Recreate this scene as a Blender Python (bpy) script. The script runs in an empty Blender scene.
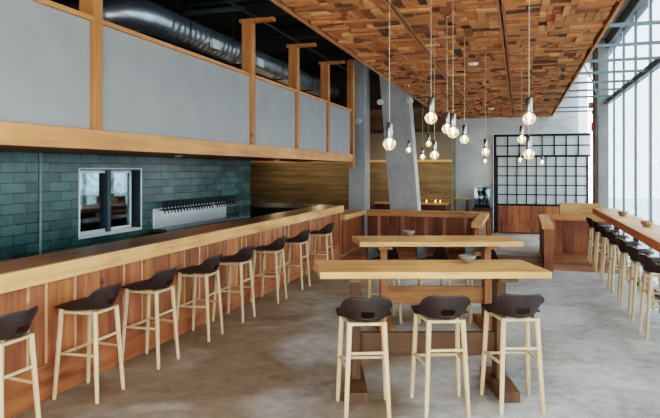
import bpy, bmesh, math, random
from mathutils import Vector, Matrix
R = math.radians
random.seed(7)
S = bpy.context.scene
C = S.collection

# ------------------------------------------------------------------ materials
def new_mat(name):
    m = bpy.data.materials.new(name); m.use_nodes = True
    nt = m.node_tree; b = nt.nodes['Principled BSDF']
    return m, nt, b

def simple(name, col, rough=.5, metal=0., emit=None, es=0., noise=0., nscale=20., spec=.5):
    m, nt, b = new_mat(name)
    b.inputs['Base Color'].default_value = (*col, 1)
    b.inputs['Roughness'].default_value = rough
    b.inputs['Metallic'].default_value = metal
    b.inputs['Specular IOR Level'].default_value = spec
    if emit:
        b.inputs['Emission Color'].default_value = (*emit, 1)
        b.inputs['Emission Strength'].default_value = es
    if noise:
        tc = nt.nodes.new('ShaderNodeTexCoord'); n = nt.nodes.new('ShaderNodeTexNoise')
        n.inputs['Scale'].default_value = nscale; n.inputs['Detail'].default_value = 5
        r = nt.nodes.new('ShaderNodeValToRGB')
        r.color_ramp.elements[0].position = .3; r.color_ramp.elements[1].position = .7
        r.color_ramp.elements[0].color = (*[c*(1-noise) for c in col], 1)
        r.color_ramp.elements[1].color = (*[min(1, c*(1+noise)) for c in col], 1)
        nt.links.new(tc.outputs['Object'], n.inputs['Vector'])
        nt.links.new(n.outputs['Fac'], r.inputs['Fac'])
        nt.links.new(r.outputs['Color'], b.inputs['Base Color'])
    return m

def wood(name, dark, mid, light, axis='X', rough=.5, scale=1., knots=.0, pos=(.3, .5, .72), bump=.05):
    m, nt, b = new_mat(name)
    L = nt.links.new
    tc = nt.nodes.new('ShaderNodeTexCoord'); oi = nt.nodes.new('ShaderNodeObjectInfo')
    at = nt.nodes.new('ShaderNodeAttribute'); at.attribute_name = 'tone'
    mul = nt.nodes.new('ShaderNodeVectorMath'); mul.operation = 'SCALE'
    comb = nt.nodes.new('ShaderNodeCombineXYZ')
    for k in range(3): L(oi.outputs['Random'], comb.inputs[k])
    L(comb.outputs[0], mul.inputs[0]); mul.inputs['Scale'].default_value = 13.
    # per plank shift from the tone alpha
    sh = nt.nodes.new('ShaderNodeVectorMath'); sh.operation = 'SCALE'
    c2 = nt.nodes.new('ShaderNodeCombineXYZ')
    for k in range(3): L(at.outputs['Alpha'], c2.inputs[k])
    L(c2.outputs[0], sh.inputs[0]); sh.inputs['Scale'].default_value = 17.
    add = nt.nodes.new('ShaderNodeVectorMath'); add.operation = 'ADD'
    L(tc.outputs['Object'], add.inputs[0]); L(mul.outputs[0], add.inputs[1])
    add2 = nt.nodes.new('ShaderNodeVectorMath'); add2.operation = 'ADD'
    L(add.outputs[0], add2.inputs[0]); L(sh.outputs[0], add2.inputs[1])
    mp = nt.nodes.new('ShaderNodeMapping')
    s = {'X': (1.2, 16, 16), 'Y': (16, 1.2, 16), 'Z': (16, 16, 1.2)}[axis]
    mp.inputs['Scale'].default_value = [v*scale for v in s]
    L(add2.outputs[0], mp.inputs['Vector'])
    n = nt.nodes.new('ShaderNodeTexNoise'); n.inputs['Scale'].default_value = 1.; n.inputs['Detail'].default_value = 6
    n.inputs['Roughness'].default_value = .6; n.inputs['Distortion'].default_value = .6
    L(mp.outputs[0], n.inputs['Vector'])
    n2 = nt.nodes.new('ShaderNodeTexNoise'); n2.inputs['Scale'].default_value = 2.2; n2.inputs['Detail'].default_value = 3
    L(add2.outputs[0], n2.inputs['Vector'])
    mx = nt.nodes.new('ShaderNodeMath'); mx.operation = 'MULTIPLY_ADD'
    L(n2.outputs['Fac'], mx.inputs[0]); mx.inputs[1].default_value = .45
    sb = nt.nodes.new('ShaderNodeMath'); sb.operation = 'MULTIPLY_ADD'
    L(n.outputs['Fac'], sb.inputs[0]); sb.inputs[1].default_value = .8; sb.inputs[2].default_value = -.12
    L(sb.outputs[0], mx.inputs[2])
    r = nt.nodes.new('ShaderNodeValToRGB'); e = r.color_ramp.elements
    e[0].position = pos[0]; e[0].color = (*dark, 1); e[1].position = pos[2]; e[1].color = (*light, 1)
    q = e.new(pos[1]); q.color = (*mid, 1)
    L(mx.outputs[0], r.inputs['Fac'])
    col = r.outputs['Color']
    if knots:
        vo = nt.nodes.new('ShaderNodeTexVoronoi'); vo.inputs['Scale'].default_value = 2.6
        L(add2.outputs[0], vo.inputs['Vector'])
        kr = nt.nodes.new('ShaderNodeValToRGB'); kr.color_ramp.elements[0].position = .04; kr.color_ramp.elements[1].position = .13
        kr.color_ramp.elements[0].color = (1-knots, 1-knots, 1-knots, 1)
        L(vo.outputs['Distance'], kr.inputs['Fac'])
        k = nt.nodes.new('ShaderNodeMixRGB'); k.blend_type = 'MULTIPLY'; k.inputs[0].default_value = 1
        L(col, k.inputs[1]); L(kr.outputs['Color'], k.inputs[2]); col = k.outputs[0]
    t = nt.nodes.new('ShaderNodeMixRGB'); t.blend_type = 'MULTIPLY'; t.inputs[0].default_value = 1
    L(col, t.inputs[1]); L(at.outputs['Color'], t.inputs[2])
    L(t.outputs[0], b.inputs['Base Color'])
    b.inputs['Roughness'].default_value = rough
    if bump:
        bp = nt.nodes.new('ShaderNodeBump'); bp.inputs['Strength'].default_value = bump; bp.inputs['Distance'].default_value = .02
        L(n.outputs['Fac'], bp.inputs['Height']); L(bp.outputs[0], b.inputs['Normal'])
    return m

M = {}
M['fir'] = wood('pale_fir', (.46, .205, .080), (.64, .325, .140), (.76, .44, .22), 'Y', .45)
M['fir_x'] = wood('pale_fir_table', (.44, .20, .072), (.65, .345, .140), (.77, .465, .225), 'X', .42, knots=.45)
M['fir_z'] = wood('orange_fir_post', (.30, .105, .028), (.45, .175, .050), (.54, .235, .075), 'Z', .5, knots=.6)
M['fir_beam'] = wood('orange_fir_beam', (.46, .17, .06), (.60, .255, .095), (.70, .34, .145), 'Y', .5, scale=.7)
M['bartop_dimmed'] = wood('bar_top_dark_reflection', (.16, .075, .030), (.25, .125, .052), (.36, .19, .085), 'Y', .38)  # edge wood darkened: dark grazing reflection put into the colour
M['red_z'] = wood('redwood_planks', (.15, .045, .018), (.34, .115, .045), (.50, .21, .09), 'Z', .5, scale=.8, knots=.6)
M['red_y'] = wood('redwood_board', (.17, .05, .018), (.36, .12, .045), (.46, .18, .07), 'Y', .5, scale=.7, knots=.6)
M['red_x'] = wood('redwood_rail', (.22, .075, .025), (.38, .15, .052), (.48, .21, .085), 'X', .5)
M['red_floor'] = wood('redwood_floor', (.14, .048, .022), (.30, .115, .055), (.46, .21, .11), 'X', .38)
M['brown_x'] = wood('brown_stretcher', (.065, .030, .013), (.115, .056, .025), (.165, .085, .038), 'X', .5)
M['brown_z'] = wood('brown_trestle', (.062, .030, .013), (.118, .058, .026), (.17, .088, .040), 'Z', .5)
M['tan_x'] = wood('tan_stretcher', (.19, .075, .022), (.34, .148, .05), (.46, .22, .085), 'X', .5, knots=.7)
M['tan_z'] = wood('tan_trestle', (.19, .068, .022), (.30, .115, .04), (.38, .16, .06), 'Z', .5)
M['ash'] = wood('pale_ash', (.46, .32, .18), (.58, .43, .26), (.66, .51, .33), 'Z', .45, bump=.01)
M['ceilwood'] = wood('reclaimed_blocks', (.66, .61, .57), (1.05, 1.03, 1.0), (1.28, 1.26, 1.24), 'X', .7, scale=1.2, bump=.1)
M['box_x'] = wood('osb_box', (.42, .20, .075), (.56, .30, .125), (.66, .39, .18), 'X', .6)
M['seat'] = simple('dark_brown_plastic', (.030, .018, .015), .5, noise=.12, nscale=40)
M['grey_panel'] = simple('grey_panel', (.35, .34, .325), .8, noise=.05, nscale=3)
M['black'] = simple('black_paint', (.012, .012, .013), .7)
M['darkgrey'] = simple('dark_grey_paint', (.03, .03, .032), .6)
M['black_steel'] = simple('black_steel', (.018, .019, .021), .45, .6)
M['steel'] = simple('stainless_steel', (.62, .63, .64), .3, .75, noise=.06, nscale=6)
M['galv'] = simple('galvanised_steel', (.15, .20, .215), .45, .3, noise=.1, nscale=12)
M['chrome'] = simple('chrome', (.24, .235, .23), .25, .9)
M['alu'] = simple('aluminium_mullion', (.13, .15, .165), .45, .2)
M['alu_dark'] = simple('grey_mullion_bar', (.14, .13, .13), .5, .2)
M['white_frame'] = simple('pale_metal_frame', (.52, .57, .58), .4, .2)
M['transom'] = simple('brown_grey_transom', (.15, .125, .11), .5)
M['reveal'] = simple('dark_teal_reveal', (.035, .055, .065), .5)
M['white'] = simple('white_plastic', (.75, .75, .73), .4)
M['slab'] = simple('pale_concrete_slab', (.60, .63, .64), .8, noise=.12, nscale=3)
M['cord'] = simple('pale_cord', (.42, .34, .25), .6)
M['red'] = simple('red_sign', (.62, .16, .08), .5)
M['beige'] = simple('beige_plaster', (.19, .17, .135), .8, noise=.06, nscale=3)
M['bowl'] = simple('grey_stoneware', (.21, .18, .145), .5, noise=.15, nscale=25)
M['bowl_w'] = simple('tan_stoneware', (.34, .22, .13), .55, noise=.15, nscale=25)
M['filament'] = simple('warm_filament', (1, .6, .25), .5, emit=(1., .66, .28), es=90)
M['candle'] = simple('candle_flame', (1, .6, .25), .5, emit=(1., .55, .16), es=14)
M['leaf'] = simple('dark_leaf', (.02, .055, .035), .6, noise=.4, nscale=12)
M['soil'] = simple('dark_soil', (.015, .012, .010), .9, noise=.4, nscale=40)
M['cab'] = wood('dark_cabinet', (.05, .018, .012), (.09, .034, .022), (.13, .05, .03), 'Z', .5)
M['rust'] = simple('brown_steel', (.12, .072, .042), .6, noise=.2, nscale=6)
M['kick'] = simple('dark_kitchen', (.010, .010, .011), .5)
M['lens'] = simple('warm_lens', (1, .8, .5), .4, emit=(1, .72, .38), es=10)

def concrete(name, a, b_, c, rough, s1, s2, stretch=(1, 1, 1), bump=.05, warm=None):
    m, nt, b = new_mat(name); L = nt.links.new
    tc = nt.nodes.new('ShaderNodeTexCoord'); mp = nt.nodes.new('ShaderNodeMapping')
    mp.inputs['Scale'].default_value = stretch
    L(tc.outputs['Object'], mp.inputs['Vector'])
    n = nt.nodes.new('ShaderNodeTexNoise'); n.inputs['Scale'].default_value = s1; n.inputs['Detail'].default_value = 8
    n.inputs['Roughness'].default_value = .62; n.inputs['Distortion'].default_value = .4
    n2 = nt.nodes.new('ShaderNodeTexNoise'); n2.inputs['Scale'].default_value = s2; n2.inputs['Detail'].default_value = 10
    n2.inputs['Roughness'].default_value = .7
    L(mp.outputs[0], n.inputs['Vector']); L(mp.outputs[0], n2.inputs['Vector'])
    r = nt.nodes.new('ShaderNodeValToRGB'); e = r.color_ramp.elements
    e[0].position = .36; e[0].color = (*a, 1); e[1].position = .64; e[1].color = (*c, 1)
    q = e.new(.5); q.color = (*b_, 1)
    mx = nt.nodes.new('ShaderNodeMath'); mx.operation = 'MULTIPLY_ADD'; mx.inputs[1].default_value = .45
    s = nt.nodes.new('ShaderNodeMath'); s.operation = 'MULTIPLY'; s.inputs[1].default_value = .55
    L(n.outputs['Fac'], s.inputs[0]); L(n2.outputs['Fac'], mx.inputs[0]); L(s.outputs[0], mx.inputs[2])
    L(mx.outputs[0], r.inputs['Fac'])
    col = r.outputs['Color']
    if warm:                        # broad stain patches across the slab
        n3 = nt.nodes.new('ShaderNodeTexNoise'); n3.inputs['Scale'].default_value = .75; n3.inputs['Detail'].default_value = 4
        n3.inputs['Distortion'].default_value = .8
        L(tc.outputs['Object'], n3.inputs['Vector'])
        sx = nt.nodes.new('ShaderNodeSeparateXYZ'); L(tc.outputs['Object'], sx.inputs[0])
        mr = nt.nodes.new('ShaderNodeMapRange'); mr.inputs['From Min'].default_value = -3.2; mr.inputs['From Max'].default_value = .6
        mr.inputs['To Min'].default_value = .20; mr.inputs['To Max'].default_value = -.12
        L(sx.outputs['X'], mr.inputs['Value'])
        ad = nt.nodes.new('ShaderNodeMath'); ad.operation = 'ADD'
        L(n3.outputs['Fac'], ad.inputs[0]); L(mr.outputs[0], ad.inputs[1])
        wr = nt.nodes.new('ShaderNodeValToRGB')
        wr.color_ramp.elements[0].position = .40; wr.color_ramp.elements[1].position = .68
        wr.color_ramp.elements[0].color = (1, 1, 1, 1); wr.color_ramp.elements[1].color = (*warm, 1)
        L(ad.outputs[0], wr.inputs['Fac'])
        k = nt.nodes.new('ShaderNodeMixRGB'); k.blend_type = 'MULTIPLY'; k.inputs[0].default_value = 1
        L(col, k.inputs[1]); L(wr.outputs['Color'], k.inputs[2]); col = k.outputs[0]
    L(col, b.inputs['Base Color'])
    rr = nt.nodes.new('ShaderNodeMapRange'); rr.inputs['To Min'].default_value = rough-.1; rr.inputs['To Max'].default_value = rough+.12
    L(n2.outputs['Fac'], rr.inputs['Value']); L(rr.outputs[0], b.inputs['Roughness'])
    bp = nt.nodes.new('ShaderNodeBump'); bp.inputs['Strength'].default_value = bump; bp.inputs['Distance'].default_value = .02
    L(n2.outputs['Fac'], bp.inputs['Height']); L(bp.outputs[0], b.inputs['Normal'])
    return m
M['floor'] = concrete('polished_concrete', (.27, .258, .242), (.51, .492, .465), (.71, .69, .66), .52, 1.1, 7.5, (1, 1, 1), .03, warm=(.54, .41, .29))
M['conc'] = concrete('grey_concrete', (.46, .48, .475), (.57, .585, .575), (.65, .665, .655), .75, 1.4, 9, (1, 1, 1.6), .08)
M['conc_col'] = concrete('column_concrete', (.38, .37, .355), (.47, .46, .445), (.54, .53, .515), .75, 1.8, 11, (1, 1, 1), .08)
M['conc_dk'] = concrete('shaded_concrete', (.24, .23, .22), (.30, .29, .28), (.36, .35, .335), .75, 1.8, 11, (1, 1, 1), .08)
M['ochre'] = concrete('ochre_rammed_wall', (.095, .066, .032), (.18, .13, .066), (.27, .20, .105), .7, 2.2, 6, (.35, .35, 5.), .12)

def brick_mat(name, c1, c2, mortar, bw, bh, ms, rough, swap='YZ'):
    m, nt, b = new_mat(name); L = nt.links.new
    tc = nt.nodes.new('ShaderNodeTexCoord'); sp = nt.nodes.new('ShaderNodeSeparateXYZ'); cb = nt.nodes.new('ShaderNodeCombineXYZ')
    L(tc.outputs['Object'], sp.inputs[0]); L(sp.outputs[swap[0]], cb.inputs[0]); L(sp.outputs[swap[1]], cb.inputs[1])
    br = nt.nodes.new('ShaderNodeTexBrick')
    br.inputs['Scale'].default_value = 1.; br.inputs['Brick Width'].default_value = bw; br.inputs['Row Height'].default_value = bh
    br.inputs['Mortar Size'].default_value = ms; br.inputs['Mortar Smooth'].default_value = .2
    br.inputs['Color1'].default_value = (*c1, 1); br.inputs['Color2'].default_value = (*c2, 1); br.inputs['Mortar'].default_value = (*mortar, 1)
    L(cb.outputs[0], br.inputs['Vector'])
    n = nt.nodes.new('ShaderNodeTexNoise'); n.inputs['Scale'].default_value = 5.; n.inputs['Detail'].default_value = 6
    L(tc.outputs['Object'], n.inputs['Vector'])
    r = nt.nodes.new('ShaderNodeValToRGB'); r.color_ramp.elements[0].position = .3; r.color_ramp.elements[1].position = .7
    r.color_ramp.elements[0].color = (.68, .7, .72, 1); r.color_ramp.elements[1].color = (1.2, 1.2, 1.2, 1)
    L(n.outputs['Fac'], r.inputs['Fac'])
    k = nt.nodes.new('ShaderNodeMixRGB'); k.blend_type = 'MULTIPLY'; k.inputs[0].default_value = 1
    L(br.outputs['Color'], k.inputs[1]); L(r.outputs['Color'], k.inputs[2]); L(k.outputs[0], b.inputs['Base Color'])
    b.inputs['Roughness'].default_value = rough
    bp = nt.nodes.new('ShaderNodeBump'); bp.inputs['Strength'].default_value = .35; bp.inputs['Distance'].default_value = .01; bp.invert = True
    L(br.outputs['Fac'], bp.inputs['Height']); L(bp.outputs[0], b.inputs['Normal'])
    return m
M['tile'] = brick_mat('teal_glazed_tile', (.017, .048, .045), (.044, .100, .092), (.010, .024, .024), .30, .098, .005, .25)

def glass(name, tint, refl=.12, rough=.02, glow=None, fr=.45):
    m, nt, b = new_mat(name); L = nt.links.new
    nt.nodes.remove(b)
    o = nt.nodes['Material Output']
    t = nt.nodes.new('ShaderNodeBsdfTransparent'); t.inputs[0].default_value = (*tint, 1)
    g = nt.nodes.new('ShaderNodeBsdfGlossy'); g.inputs['Roughness'].default_value = rough
    f = nt.nodes.new('ShaderNodeFresnel'); f.inputs['IOR'].default_value = 1.45
    mm = nt.nodes.new('ShaderNodeMath'); mm.operation = 'MULTIPLY_ADD'; mm.inputs[1].default_value = fr; mm.inputs[2].default_value = refl*.2
    L(f.outputs[0], mm.inputs[0])
    x = nt.nodes.new('ShaderNodeMixShader')
    L(mm.outputs[0], x.inputs[0]); L(t.outputs[0], x.inputs[1]); L(g.outputs[0], x.inputs[2]); L(x.outputs[0], o.inputs[0])
    if glow:                        # cut facets lit by the filament
        vo = nt.nodes.new('ShaderNodeTexVoronoi'); vo.inputs['Scale'].default_value = 38.; tc = nt.nodes.new('ShaderNodeTexCoord'); L(tc.outputs['Object'], vo.inputs['Vector'])
        mr = nt.nodes.new('ShaderNodeMapRange'); mr.inputs['From Max'].default_value = .7; mr.inputs['To Min'].default_value = .75; mr.inputs['To Max'].default_value = .1; L(vo.outputs['Distance'], mr.inputs['Value'])
        em = nt.nodes.new('ShaderNodeEmission'); em.inputs[0].default_value = (*glow, 1); L(mr.outputs[0], em.inputs[1])
        ad = nt.nodes.new('ShaderNodeAddShader'); L(x.outputs[0], ad.inputs[0]); L(em.outputs[0], ad.inputs[1]); L(ad.outputs[0], o.inputs[0])
    return m
M['glass'] = glass('window_glass', (.78, .86, .89))
M['bulb'] = glass('clear_bulb_glass', (.93, .90, .84), .5)
M['globe'] = glass('glowing_bulb_glass', (.95, .90, .80), .5, glow=(1., .70, .34))
M['tank'] = glass('tank_glass', (.86, .95, .98), .2, fr=.2)

def frosted(name, col):
    m, nt, b = new_mat(name); L = nt.links.new
    b.inputs['Base Color'].default_value = (*col, 1); b.inputs['Roughness'].default_value = .25
    tr = nt.nodes.new('ShaderNodeBsdfTranslucent'); tr.inputs[0].default_value = (*col, 1)
    x = nt.nodes.new('ShaderNodeMixShader'); x.inputs[0].default_value = .45
    o = nt.nodes['Material Output']
    L(b.outputs[0], x.inputs[1]); L(tr.outputs[0], x.inputs[2]); L(x.outputs[0], o.inputs[0])
    return m
M['frost'] = frosted('frosted_lattice_glass', (.60, .63, .63))
M['blind'] = frosted('translucent_window_film', (.92, .95, .96))

# bright window view painted as glowing mottled panels behind the serving window
def window_view():
    m, nt, b = new_mat('glowing_window_view'); L = nt.links.new
    tc = nt.nodes.new('ShaderNodeTexCoord'); n = nt.nodes.new('ShaderNodeTexNoise'); n.inputs['Scale'].default_value = 3.2
    n.inputs['Detail'].default_value = 5; n.inputs['Distortion'].default_value = 1.5
    L(tc.outputs['Object'], n.inputs['Vector'])
    r = nt.nodes.new('ShaderNodeValToRGB'); e = r.color_ramp.elements
    e[0].position = .38; e[0].color = (.10, .22, .26, 1); e[1].position = .56; e[1].color = (.75, .85, .88, 1)
    L(n.outputs['Fac'], r.inputs['Fac']); L(r.outputs[0], b.inputs['Base Color'])
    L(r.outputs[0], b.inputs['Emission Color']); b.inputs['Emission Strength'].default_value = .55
    return m
M['window_view'] = window_view()

# ------------------------------------------------------------------ geometry helpers
class MB:
    def __init__(s): s.v = []; s.f = []; s.t = []; s.sm = []
    def _add(s, vs, fs, tone=None, smooth=False):
        b = len(s.v); s.v += [tuple(p) for p in vs]
        if tone is None: tone = (1, 1, 1)
        if not isinstance(tone, tuple): tone = (tone,)*3
        a = random.random()
        for f in fs:
            s.f.append([b+i for i in f]); s.t.append((*tone, a)); s.sm.append(smooth)
    def box(s, x0, x1, y0, y1, z0, z1, tone=None, mat=None):
        vs = [Vector((x, y, z)) for z in (z0, z1) for y in (y0, y1) for x in (x0, x1)]
        if mat: vs = [mat @ p for p in vs]
        s._add(vs, [(0, 2, 3, 1), (4, 5, 7, 6), (0, 1, 5, 4), (2, 6, 7, 3), (0, 4, 6, 2), (1, 3, 7, 5)], tone)
    def hexa(s, vs, tone=None):
        s._add(vs, [(0, 2, 3, 1), (4, 5, 7, 6), (0, 1, 5, 4), (2, 6, 7, 3), (0, 4, 6, 2), (1, 3, 7, 5)], tone)
    def prism(s, poly, z0, z1, tone=None):
        n = len(poly)
        vs = [(x, y, z0) for x, y in poly] + [(x, y, z1) for x, y in poly]
        s._add(vs, [tuple(range(n-1, -1, -1)), tuple(range(n, 2*n))] + [(i, (i+1) % n, n+(i+1) % n, n+i) for i in range(n)], tone)
    def tube(s, pts, rad, n=12, tone=None, cap=True):
        pts = [Vector(p) for p in pts]
        if not hasattr(rad, '__len__'): rad = [rad]*len(pts)
        vs = []
        for i, p in enumerate(pts):
            d = (pts[min(i+1, len(pts)-1)] - pts[max(i-1, 0)]).normalized()
            a = Vector((0, 0, 1)) if abs(d.z) < .9 else Vector((1, 0, 0))
            u = d.cross(a).normalized(); w = d.cross(u)
            for k in range(n):
                q = 2*math.pi*k/n
                vs.append(p + (u*math.cos(q) + w*math.sin(q))*rad[i])
        fs = [(i*n+k, i*n+(k+1) % n, (i+1)*n+(k+1) % n, (i+1)*n+k) for i in range(len(pts)-1) for k in range(n)]
        s._add(vs, fs, tone, True)
        if cap:
            b = len(vs)-n
            s._add(vs[:n], [tuple(range(n))], tone); s._add(vs[b:], [tuple(range(n-1, -1, -1))], tone)
    def lathe(s, prof, c=(0, 0, 0), n=24, tone=None):
        vs = []
        for r, z in prof:
            for k in range(n):
                q = 2*math.pi*k/n
                vs.append((c[0]+max(r, 1e-4)*math.cos(q), c[1]+max(r, 1e-4)*math.sin(q), c[2]+z))
        fs = [(i*n+k, i*n+(k+1) % n, (i+1)*n+(k+1) % n, (i+1)*n+k) for i in range(len(prof)-1) for k in range(n)]
        s._add(vs, fs, tone, True)
    def build(s, name, mat, parent=None, bevel=0., loc=None):
        me = bpy.data.meshes.new(name)
        me.from_pydata(s.v, [], s.f); me.update()
        at = me.color_attributes.new('tone', 'FLOAT_COLOR', 'CORNER')
        for p in me.polygons:
            p.use_smooth = s.sm[p.index]
            for li in p.loop_indices: at.data[li].color = s.t[p.index]
        bm = bmesh.new(); bm.from_mesh(me); bmesh.ops.recalc_face_normals(bm, faces=bm.faces); bm.to_mesh(me); bm.free()
        me.materials.append(M[mat] if isinstance(mat, str) else mat)
        o = bpy.data.objects.new(name, me); C.objects.link(o)
        if parent: o.parent = parent
        if loc: o.location = loc
        if bevel:
            md = o.modifiers.new('Bevel', 'BEVEL'); md.width = bevel; md.segments = 2; md.limit_method = 'ANGLE'; md.angle_limit = R(40)
        return o

def tag(o, label=None, cat=None, group=None, kind=None):
    if label: o['label'] = label
    if cat: o['category'] = cat
    if group: o['group'] = group
    if kind: o['kind'] = kind
    return o
def empty(name, loc=(0, 0, 0), rz=0., label=None, cat=None, group=None, kind=None):
    o = bpy.data.objects.new(name, None); C.objects.link(o); o.empty_display_size = .1
    o.location = loc; o.rotation_euler = (0, 0, rz)
    return tag(o, label, cat, group, kind)
def copy_tree(o, parent=None):
    c = o.copy(); C.objects.link(c)
    if parent: c.parent = parent
    for ch in list(o.children): copy_tree(ch, c)
    return c
def box(name, mat, x0, x1, y0, y1, z0, z1, parent=None, bevel=0., tone=None):
    b = MB(); b.box(x0, x1, y0, y1, z0, z1, tone); return b.build(name, mat, parent, bevel)
def struct(o): o['kind'] = 'structure'; return o
def rt(lo, hi): return random.uniform(lo, hi)

# ------------------------------------------------------------------ setting
b = MB(); b.box(-8, 2.05, -3.5, 18.8, -.1, 0); struct(b.build('floor', 'floor'))
def planks_floor(name, x0, x1, y0, y1, z0, z1):
    b = MB(); y = y0
    while y < y1 - .01:
        w = min(.14, y1-y); x = x0
        while x < x1 - .01:
            l = min(rt(.7, 1.6), x1-x); t = rt(.55, 1.35)
            b.box(x+.001, x+l-.001, y+.0015, y+w-.0015, z0, z1, (t, t*rt(.9, 1.05), t*rt(.85, 1.05))); x += l
        y += w
    return struct(b.build(name, 'red_floor'))
planks_floor('floor_booth', -3.22, 1.62, 10.62, 12.1, .0005, .018)
planks_floor('floor_booth_window', .56, 1.62, 12.102, 12.74, .0005, .018)
planks_floor('floor_booth_rear', -3.22, -.62, 12.102, 12.82, .0005, .018)

# black upper void, slab over the windows
struct(box('ceiling_slab', 'black', -8, .75, -.5, 18.8, 4.4, 4.55))
struct(box('ceiling_slab_edge', 'slab', .752, 2.05, -.5, 18.8, 4.4, 4.55))
struct(box('void_light_block_near', 'black', -7.8, -2.0, -.6, -.5, 2.3, 4.4))  # added out of view to keep light out of the void
struct(box('void_light_block_left', 'black', -7.9, -7.8, -.5, 17.2, 0, 4.4))  # added black wall, shuts sky light out of the void

# wood block ceiling
ZC = 3.12
def ceil_panel(b, x0, x1, y0, y1):
    nx, ny = 3, 3
    for i in range(nx):
        for j in range(ny):
            cx0 = x0+(x1-x0)*i/nx; cx1 = x0+(x1-x0)*(i+1)/nx
            cy0 = y0+(y1-y0)*j/ny; cy1 = y0+(y1-y0)*(j+1)/ny
            hor = (i+j) % 2 == 0
            if random.random() < .2: hor = not hor
            k = random.choice((3, 4, 4, 5)); cuts = sorted([rt(-.25, .25)/k + q/k for q in range(1, k)])
            cuts = [0]+cuts+[1]
            for a, c in zip(cuts, cuts[1:]):
                segs = [(0, 1)] if random.random() < .5 else (lambda m: [(0, m), (m, 1)])(rt(.3, .7))
                for (p, q) in segs:
                    r = random.random()
                    if r < .66: m_ = rt(.8, 1.15); col = (.45*m_, .195*m_, .075*m_)
                    elif r < .80: m_ = rt(.9, 1.1); col = (.55*m_, .27*m_, .115*m_)
                    elif r < .91: m_ = rt(.7, 1.1); col = (.24*m_, .10*m_, .038*m_)
                    else: m_ = rt(.7, 1.2); col = (.10*m_, .055*m_, .03*m_)
                    d = rt(0, .042)
                    g = .002
                    if hor: b.box(cx0+(cx1-cx0)*p+g, cx0+(cx1-cx0)*q-g, cy0+(cy1-cy0)*a+g, cy0+(cy1-cy0)*c-g, ZC-d, ZC+.02, col)
                    else: b.box(cx0+(cx1-cx0)*a+g, cx0+(cx1-cx0)*c-g, cy0+(cy1-cy0)*p+g, cy0+(cy1-cy0)*q-g, ZC-d, ZC+.02, col)
cw = empty('ceiling_wood', (0, 0, 0)); struct(cw)
b = MB(); XB = [-1.92, -1.04, -.15, .80]; y = .6; YS = []
while y < 16.4: YS.append(y); y += .96
for y in YS:
    for a, c in zip(XB, XB[1:]): ceil_panel(b, a+.03, c-.03, y+.02, min(y+.94, 16.46))
b.build('block_panel', 'ceilwood', cw)
b = MB(); b.box(-1.92, .8, .6, 16.46, ZC+.021, ZC+.05, .5); b.build('backing_board', 'brown_x', cw)
b = MB()
for x in XB[1:-1]:
    b.box(x-.034, x-.008, .6, 16.46, ZC-.035, ZC+.02, .62); b.box(x+.008, x+.034, .6, 16.46, ZC-.035, ZC+.02, .5)
b.build('batten', 'fir_beam', cw, .003)
b = MB(); b.box(-1.95, -1.92, .6, 16.46, ZC-.04, ZC+.1, .7); b.box(.80, .83, .6, 16.46, ZC-.04, ZC+.1, .8); b.build('edge_trim', 'fir_beam', cw, .003)
b = MB()
for y in YS[1:]: b.box(-1.92, .8, y-.018, y-.004, ZC-.03, ZC+.02, (.75, .7, .65)); b.box(-1.92, .8, y-.003, y+.018, ZC-.006, ZC+.02, (.10, .10, .10))
b.build('cross_batten', 'fir_beam', cw)

# tile wall with serving window opening (X=-4.5 face)
tw = empty('wall_left'); struct(tw)
b = MB(); WY0, WY1, WZ0, WZ1 = 5.20, 6.31, .945, 1.715
for (y0, y1, z0, z1) in ((-.5, WY0, 0, 2.3), (WY1, 9.46, 0, 2.3), (WY0, WY1, 0, WZ0), (WY0, WY1, WZ1, 2.3)):
    b.box(-4.75, -4.5, y0, y1, z0, z1)
b.build('tile_face', 'tile', tw)
b = MB(); b.box(-4.51, -4.492, 4.655, 4.685, .0, 1.86); struct(b.build('trim_1', 'galv'))
# serving window
sw = empty('window_1'); struct(sw)
b = MB()
for (y0, y1, z0, z1) in ((WY0, WY0+.02, WZ0, WZ1), (WY1-.018, WY1, WZ0, WZ1), (WY0, WY1, WZ0, WZ0+.025), (WY0, WY1, WZ1-.018, WZ1)):
    b.box(-4.505, -4.488, y0, y1, z0, z1)
b.build('window_frame', 'white_frame', sw, .004)
b = MB()
for (y0, y1, z0, z1) in ((WY0, WY0+.03, WZ0, WZ1), (WY1-.03, WY1, WZ0, WZ1), (WY0, WY1, WZ1-.03, WZ1)):
    b.box(-4.70, -4.506, y0, y1, z0, z1)
b.build('reveal', 'reveal', sw)
b = MB(); b.box(-4.70, -4.506, WY0, WY1, WZ0, WZ0+.035); b.build('window_ledge', 'white_frame', sw)
b = MB()
for (y0, y1, x) in ((WY0+.03, 5.74, -4.555), (5.70, WY1-.10, -4.59)):
    b.box(x-.02, x+.02, y0, y0+.03, WZ0+.035, WZ1-.03); b.box(x-.02, x+.02, y1-.03, y1, WZ0+.035, WZ1-.03)
    b.box(x-.02, x+.02, y0, y1, WZ0+.035, WZ0+.07); b.box(x-.02, x+.02, y0, y1, WZ1-.06, WZ1-.03)
b.build('sash', 'white_frame', sw, .003)
b = MB(); b.box(-4.60, -4.50, 5.675, 5.735, WZ0+.035, WZ1-.03); b.build('mullion', 'reveal', sw, .003)
b = MB(); b.box(-4.558, -4.552, WY0+.06, 5.71, WZ0+.07, WZ1-.06); b.box(-4.593, -4.587, 5.73, WY1-.13, WZ0+.07, WZ1-.06); b.build('pane', 'glass', sw)
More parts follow.
